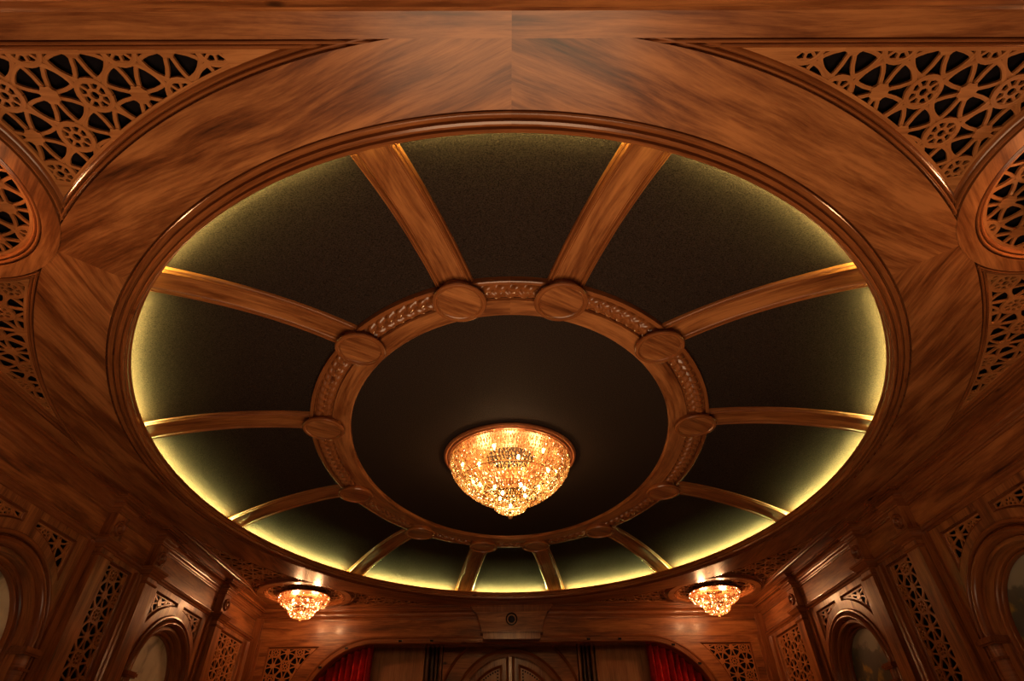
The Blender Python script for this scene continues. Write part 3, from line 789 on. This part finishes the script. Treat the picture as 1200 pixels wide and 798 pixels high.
# recess behind the opening
PB = Plane('back', base=2.0)
m = MB(); boxp(m, PB, -1.6, 1.6, .845, .855, -.18, .25); boxp(m, PB, -1.6, 1.6, FLOOR, .855, .14, .15); m.build('recess_lining', WOOD, wall, grain=(1, 0, 0), smooth=0)
for h in (-1, 1):
    m = MB(); boxp(m, PB, *sorted((h*.56, h*.93)), FLOOR, .845, -.03, .02); m.build('flat_panel', WOODP, wall, grain=(0, 0, 1), smooth=0)
    m = MB()
    for u, w, d in ((.545, .016, .04), (.515, .012, .07), (.492, .010, .09), (.455, .014, .03)): boxp(m, PB, *sorted((h*(u-w/2), h*(u+w/2))), FLOOR, .845, d-.03, .14)
    m.build('reeded_post', WOOD, wall, grain=(0, 0, 1), smooth=0)
    # curtain
    m = MB(); rows = []
    n = 150; x0, x1 = (.885, 1.40)
    for i in range(n+1):
        f = i/n; x = x0+(x1-x0)*f; wv = sin(f*2*pi*13+.6*sin(f*19))
        rows.append([P(h*x, z, .095+.026*wv*(1+.15*sin(z*3))+.008*sin(f*61)) for z in [FLOOR+ (0.84-FLOOR)*q/8 for q in range(9)]])
    m.grid(rows); o = m.build('curtain', VELVET, None, loc=P(h*1.14, FLOOR, .095), smooth=80)
    tag(o, f'red velvet curtain hanging in deep folds in the {"left" if h<0 else "right"} side of the recess', 'curtain', 'red curtains')
# door surround and double door
t = thing('door_1', None, None, PB(0, FLOOR, 0), kind='structure')
def archo(r, z=.42, n=36, c=0, zb=FLOOR): return [(c-r, zb)] + [(c+r*cos(pi-pi*i/n), z+r*sin(pi-pi*i/n)) for i in range(n+1)] + [(c+r, zb)]
m = MB(); board(m, PB, [(-.44, FLOOR), (-.44, .845), (.44, .845), (.44, FLOOR)] + archo(.385)[::-1], (), 0, .012); m.build('surround_board', WOOD, t, grain=(1, 0, 0), smooth=0)
m = MB(); sweep(m, PB, [(x, z) for x, z in archo(.385)], [(0, .03), (0, -.004), (-.006, -.010), (-.012, -.004), (-.018, 0), (-.05, -.002)]); 
rows = [[PB(p[0], p[1], d) for p, d in zip(q, (0, -.010, -.014, -.010, 0))] for q in zip(archo(.470, .449), archo(.466, .449), archo(.460, .449), archo(.454, .449), archo(.450, .449)) if q[0][1] < .846 or q[4][1] < .846]
half = len(rows)//2
rl = [r for r in rows if r[0].x < -.3*S+.02 or r[0].x < 0]; rr = [r for r in rows if r[0].x >= 0]
rl = [r for r in rl if r[0].z < .846*S+EYE and abs(r[0].x) > .2*S]; rr = [r for r in rr if r[0].z < .846*S+EYE and abs(r[0].x) > .2*S]
for rws in (rl, rr):
    if len(rws) > 1: m.grid(rws)
m.build('arch_moulding', WOODT, t)
for h in (-1, 1):
    # each leaf: quarter-round-topped board with an arched inset panel
    R = .383; q = [(h*.004, FLOOR), (h*.004, .42+R)] + [(h*R*sin(pi/2*i/24), .42+R*cos(pi/2*i/24)) for i in range(1, 25)] + [(h*R, FLOOR)]
    def inset(r, x0): 
        a = math.asin(x0/r); return [(h*x0, -.2), (h*x0, .42+r*cos(a))] + [(h*r*sin(a+(pi/2-a)*i/20), .42+r*cos(a+(pi/2-a)*i/20)) for i in range(1, 21)] + [(h*r, -.2)]
    hole = inset(.300, .052)
    lf = thing('door_leaf', None, None, PB(h*.19, FLOOR, .02)); lf.parent = t; lf.location = Vector(lf['_o'])-Vector(t['_o'])
    m = MB(); board(m, PB, q, [hole], .020, .032); m.build('leaf_board', WOOD, lf, grain=(0, 0, 1), smooth=0)
    m = MB(); hp = ccw(hole); sweep(m, PB, hp, [(0, .020), (0, .014), (.005, .012), (.009, .018), (.016, .030)], True, 1.6); m.build('panel_moulding', WOODT, lf)
    m = MB(); board(m, PB, hp, (), .030, .034); m.build('inset_panel', WOODP, lf, grain=(0, 0, 1), smooth=0)
    # row of square pierced dots inside the moulding
    m = MB(); ip = inset(.272, .082)
    segs = []; 
    for a, b in zip(ip, ip[1:]):
        l = hypot(b[0]-a[0], b[1]-a[1]); n = max(1, int(l/.018)) if l > .03 else 1
        for k in range(n): segs.append((a[0]+(b[0]-a[0])*k/n, a[1]+(b[1]-a[1])*k/n))
    for x, z in segs:
        if z > .1: boxp(m, PB, x-.0045, x+.0045, z-.0045, z+.0045, .0285, .0305)
    m.build('dot_inlay', BLACK, lf, smooth=0)
m = MB(); sweep(m, PB, [(0, FLOOR), (0, .803)], [(.030, .020), (.030, .010), (.022, .006), (.016, .012), (.010, .004), (-.010, .004), (-.016, .012), (-.022, .006), (-.030, .010), (-.030, .020)]); m.build('centre_stile', WOODT, t)

# projector box on the lintel
t = thing('projector_box', 'flared wooden projector box with a black lens over the middle of the back wall', 'projector box', P(.01, .82, -.04))
PC = Plane('back', base=1.735); cx = .01
prof = [(.262, 1.0), (.258, .990), (.250, .984), (.248, .978), (.236, .968), (.232, .962)]
def slab(m, pr, d0, d1):
    pts = [(cx-w, z) for w, z in pr] + [(cx+w, z) for w, z in pr[::-1]]; board(m, PC, pts, (), d0, d1)
m = MB(); slab(m, [(.232, .964), (.222, .945), (.208, .915), (.196, .880), (.188, .850)], 0, .075); m.build('front_board', WOOD, t, grain=(1, 0, 0), smooth=0)
m = MB()
for (w, z0, z1, d) in ((.266, .990, 1.0, -.030), (.258, .980, .990, -.020), (.250, .972, .980, -.012), (.240, .964, .972, -.004)): boxp(m, PC, cx-w, cx+w, z0, z1, d, .075)
m.build('top_moulding', WOODT, t, smooth=0)
m = MB()
for (w, z0, z1, d) in ((.200, .842, .850, -.010), (.182, .812, .842, .004), (.176, .806, .812, -.002)): boxp(m, PC, cx-w, cx+w, z0, z1, d, .075)
m.build('base_moulding', WOODT, t, smooth=0)
m = MB(); rows = []
for q in range(40):
    a = 2*pi*q/40; rows.append([PC(cx+r*cos(a), .920+r*sin(a), d) for r, d in ((.037, .001), (.037, -.008), (.032, -.010), (.030, -.002), (.024, .010))])
m.grid(rows, closed_u=True); m.build('lens_ring', PLASTIC, t)
m = MB(); rows = []
for q in range(24):
    a = 2*pi*q/24; rows.append([PC(cx+r*cos(a), .920+r*sin(a), d) for r, d in ((.026, .004), (.018, -.004), (.009, -.008), (.0001, -.009))])
m.grid(rows, closed_u=True); m.build('lens', GLASSY, t)

# floor
m = MB(); boxp(m, Plane('ceil', base=FLOOR), -1.75, 1.75, -2.9, 2.2, 0, -.02); o = m.build('floor', CARPET, None, loc=(0, 0, 0), smooth=0); tag(o, kind='structure')

def area(name, loc, aim, size, power, col):
    l = bpy.data.lights.new(name, 'AREA'); l.size = size; l.spread = radians(125); l.energy = power; l.color = col
    o = bpy.data.objects.new(name, l); C.objects.link(o); o.location = loc; o.rotation_euler = (Vector(aim)-Vector(loc)).to_track_quat('-Z', 'Y').to_euler()
area('added_fill_light', (0, -2.7, .15), (0, -2.5, 3.5), 2.4, 50, (1, .68, .40))  # added fill with no real fixture behind it, brightens the ceiling from below
# clean the helper property
for o in bpy.data.objects:
    if '_o' in o: del o['_o']

# ------------------------------------------------------------------ world, camera, view
w = bpy.data.worlds.new('World'); bpy.context.scene.world = w; w.use_nodes = True
w.node_tree.nodes['Background'].inputs[0].default_value = (1.0, .66, .38, 1); w.node_tree.nodes['Background'].inputs[1].default_value = .12

f_px, pitch, roll, yaw, pcx = 648.70, .69996, -.0130, .0092, 597.42
fw = Vector((sin(yaw)*cos(pitch), cos(yaw)*cos(pitch), sin(pitch))); r = Vector((cos(yaw), -sin(yaw), 0)); u = r.cross(fw)
r2 = r*cos(roll)+u*sin(roll); u2 = -r*sin(roll)+u*cos(roll)
cam = bpy.data.cameras.new('camera'); co = bpy.data.objects.new('camera', cam); C.objects.link(co)
M = Matrix((r2, u2, -fw)).transposed().to_4x4(); M.translation = W(-.0135, -2.13, 0); co.matrix_world = M
cam.sensor_width = 36; cam.lens = f_px/1200*36; cam.shift_x = (600-pcx)/1200; cam.clip_start = .02
sc = bpy.context.scene; sc.camera = co
sc.view_settings.view_transform = 'Standard'; sc.view_settings.look = 'None'; sc.view_settings.exposure = 0; sc.view_settings.gamma = 1; sc.view_settings.use_curve_mapping = False
sc.cycles.max_bounces = 8; sc.cycles.transparent_max_bounces = 8; sc.cycles.sample_clamp_indirect = 4; sc.cycles.caustics_reflective = False; sc.cycles.caustics_refractive = False
